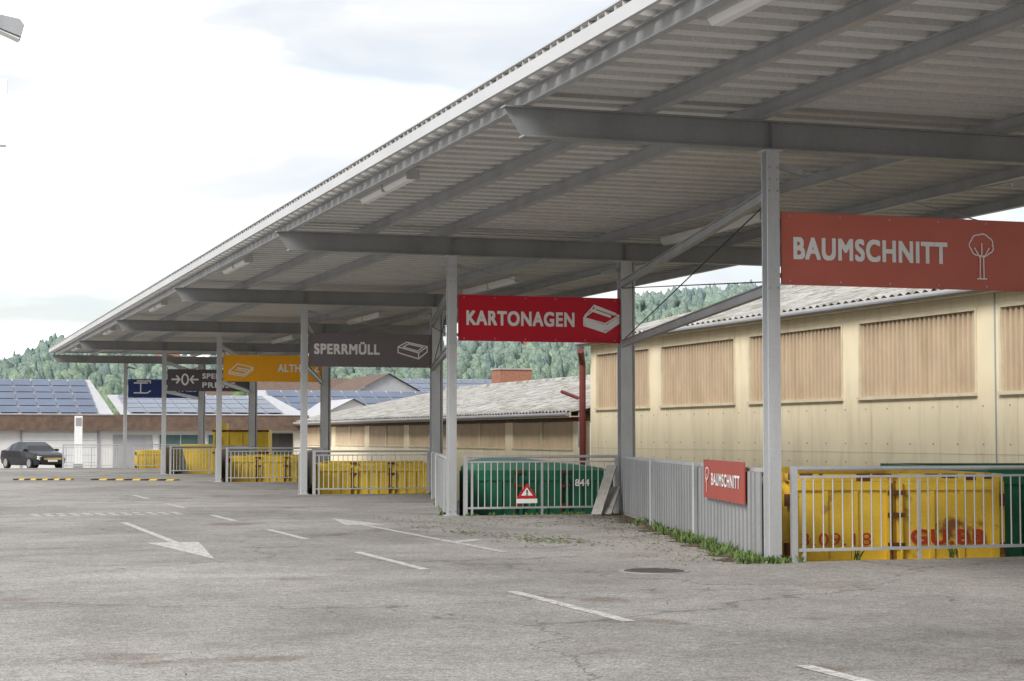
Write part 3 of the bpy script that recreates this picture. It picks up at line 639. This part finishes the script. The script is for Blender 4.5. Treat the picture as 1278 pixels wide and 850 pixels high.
for _ in range(NT):
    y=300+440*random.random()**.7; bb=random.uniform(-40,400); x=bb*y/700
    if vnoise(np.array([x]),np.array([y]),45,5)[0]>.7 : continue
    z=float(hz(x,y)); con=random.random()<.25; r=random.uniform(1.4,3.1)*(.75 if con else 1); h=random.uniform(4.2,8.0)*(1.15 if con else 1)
    hf=(y-250)/500; base=np.array((.07,.11,.065)) if con else np.array((.14,.18,.08)); base=base*random.uniform(.7,1.45); hz_c=np.array((.27,.34,.39)); f_=.22+.45*hf; addtree(x,y,z,r,h,con,base*(1-f_)+hz_c*f_)  # aerial haze painted into the foliage tint, bluer and paler with distance
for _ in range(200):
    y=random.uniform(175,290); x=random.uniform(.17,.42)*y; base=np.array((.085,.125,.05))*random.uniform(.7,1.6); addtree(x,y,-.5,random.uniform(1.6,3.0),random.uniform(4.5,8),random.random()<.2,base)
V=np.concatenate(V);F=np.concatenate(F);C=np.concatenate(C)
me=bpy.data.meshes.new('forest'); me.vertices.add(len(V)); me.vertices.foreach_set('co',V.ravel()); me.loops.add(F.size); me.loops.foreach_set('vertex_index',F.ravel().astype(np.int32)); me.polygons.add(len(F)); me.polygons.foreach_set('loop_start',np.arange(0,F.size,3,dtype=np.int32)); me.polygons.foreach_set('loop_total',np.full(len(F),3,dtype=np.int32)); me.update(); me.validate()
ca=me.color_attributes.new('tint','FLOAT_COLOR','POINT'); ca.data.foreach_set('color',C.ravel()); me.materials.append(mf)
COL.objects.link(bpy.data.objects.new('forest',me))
for (x,y,s) in ((58,600,7),(66,620,6),(75,560,6),(150,520,7),(190,560,6)):
    z=float(hz(x,y)); e=empty('hillside_house',(x,y,z)); b=B(['whitewall','tile','glass']); b.box(x-s/2,x+s/2,y-s,y,z-2,z+4,'whitewall'); b.add([(x-s/2-.4,y-s-.4,z+3.9),(x+s/2+.4,y-s-.4,z+3.9),(x+s/2+.4,y-s/2,z+6.5),(x-s/2-.4,y-s/2,z+6.5),(x+s/2+.4,y+.4,z+3.9),(x-s/2-.4,y+.4,z+3.9)],[(0,1,2,3),(3,2,4,5)],'tile')
    for q in (-.25,.1): b.box(x+q*s,x+q*s+1,y-s-.05,y-s-.001,z+1,z+2.4,'glass')
    b.make('walls_and_roof',e)
# ------------------------------------------------------------------ world, sun, camera
SE,SR=math.radians(36),math.radians(236)   # sun behind-left of the camera
W=bpy.data.worlds.new('World'); sc.world=W; W.use_nodes=True; nt=W.node_tree; bgn=nt.nodes['Background']; bgn.inputs[1].default_value=.15
sky=N(nt,'ShaderNodeTexSky',sky_type='NISHITA'); sky.sun_disc=False; sky.sun_elevation=SE; sky.sun_rotation=SR
tc=N(nt,'ShaderNodeTexCoord'); mp=N(nt,'ShaderNodeMapping'); mp.inputs['Scale'].default_value=(1.0,1.0,4.0); nt.links.new(tc.outputs['Generated'],mp.inputs[0])
nz=noise(nt,mp.outputs[0],2.6,5,.55,.5); rc=ramp(nt,nz.outputs[0],[(.38,(.6,.6,.6)),(.58,(1,1,1))])
n2=noise(nt,mp.outputs[0],5,5,.5,.3); r2=ramp(nt,n2.outputs[0],[(.33,(5.6,5.9,6.3)),(.47,(6.6,6.7,6.8)),(.66,(12,12,12))])
nt.links.new(mixc(nt,rc.outputs[0],sky.outputs[0],r2.outputs[0]),bgn.inputs[0])
L=bpy.data.lights.new('sun','SUN'); L.energy=3.4; L.angle=math.radians(22); L.color=(1,.96,.90)
so=bpy.data.objects.new('sun',L); COL.objects.link(so)
az=SR; sd=Vector((math.sin(az)*math.cos(SE),math.cos(az)*math.cos(SE),math.sin(SE))); so.rotation_euler=sd.to_track_quat('Z','Y').to_euler()
so.location=(0,-10,20)
c=bpy.data.cameras.new('camera'); co=bpy.data.objects.new('camera',c); COL.objects.link(co)
c.sensor_width=36; c.lens=2300.15/1278*36; c.clip_end=4000; c.clip_start=.1
yaw,pit=.3183,.0521
Fv=Vector((math.sin(yaw)*math.cos(pit),math.cos(yaw)*math.cos(pit),math.sin(pit)))
co.location=(0,0,1.6); co.rotation_euler=Fv.to_track_quat('-Z','Y').to_euler(); sc.camera=co
sc.view_settings.view_transform='Standard'; sc.view_settings.look='None'; sc.view_settings.exposure=0
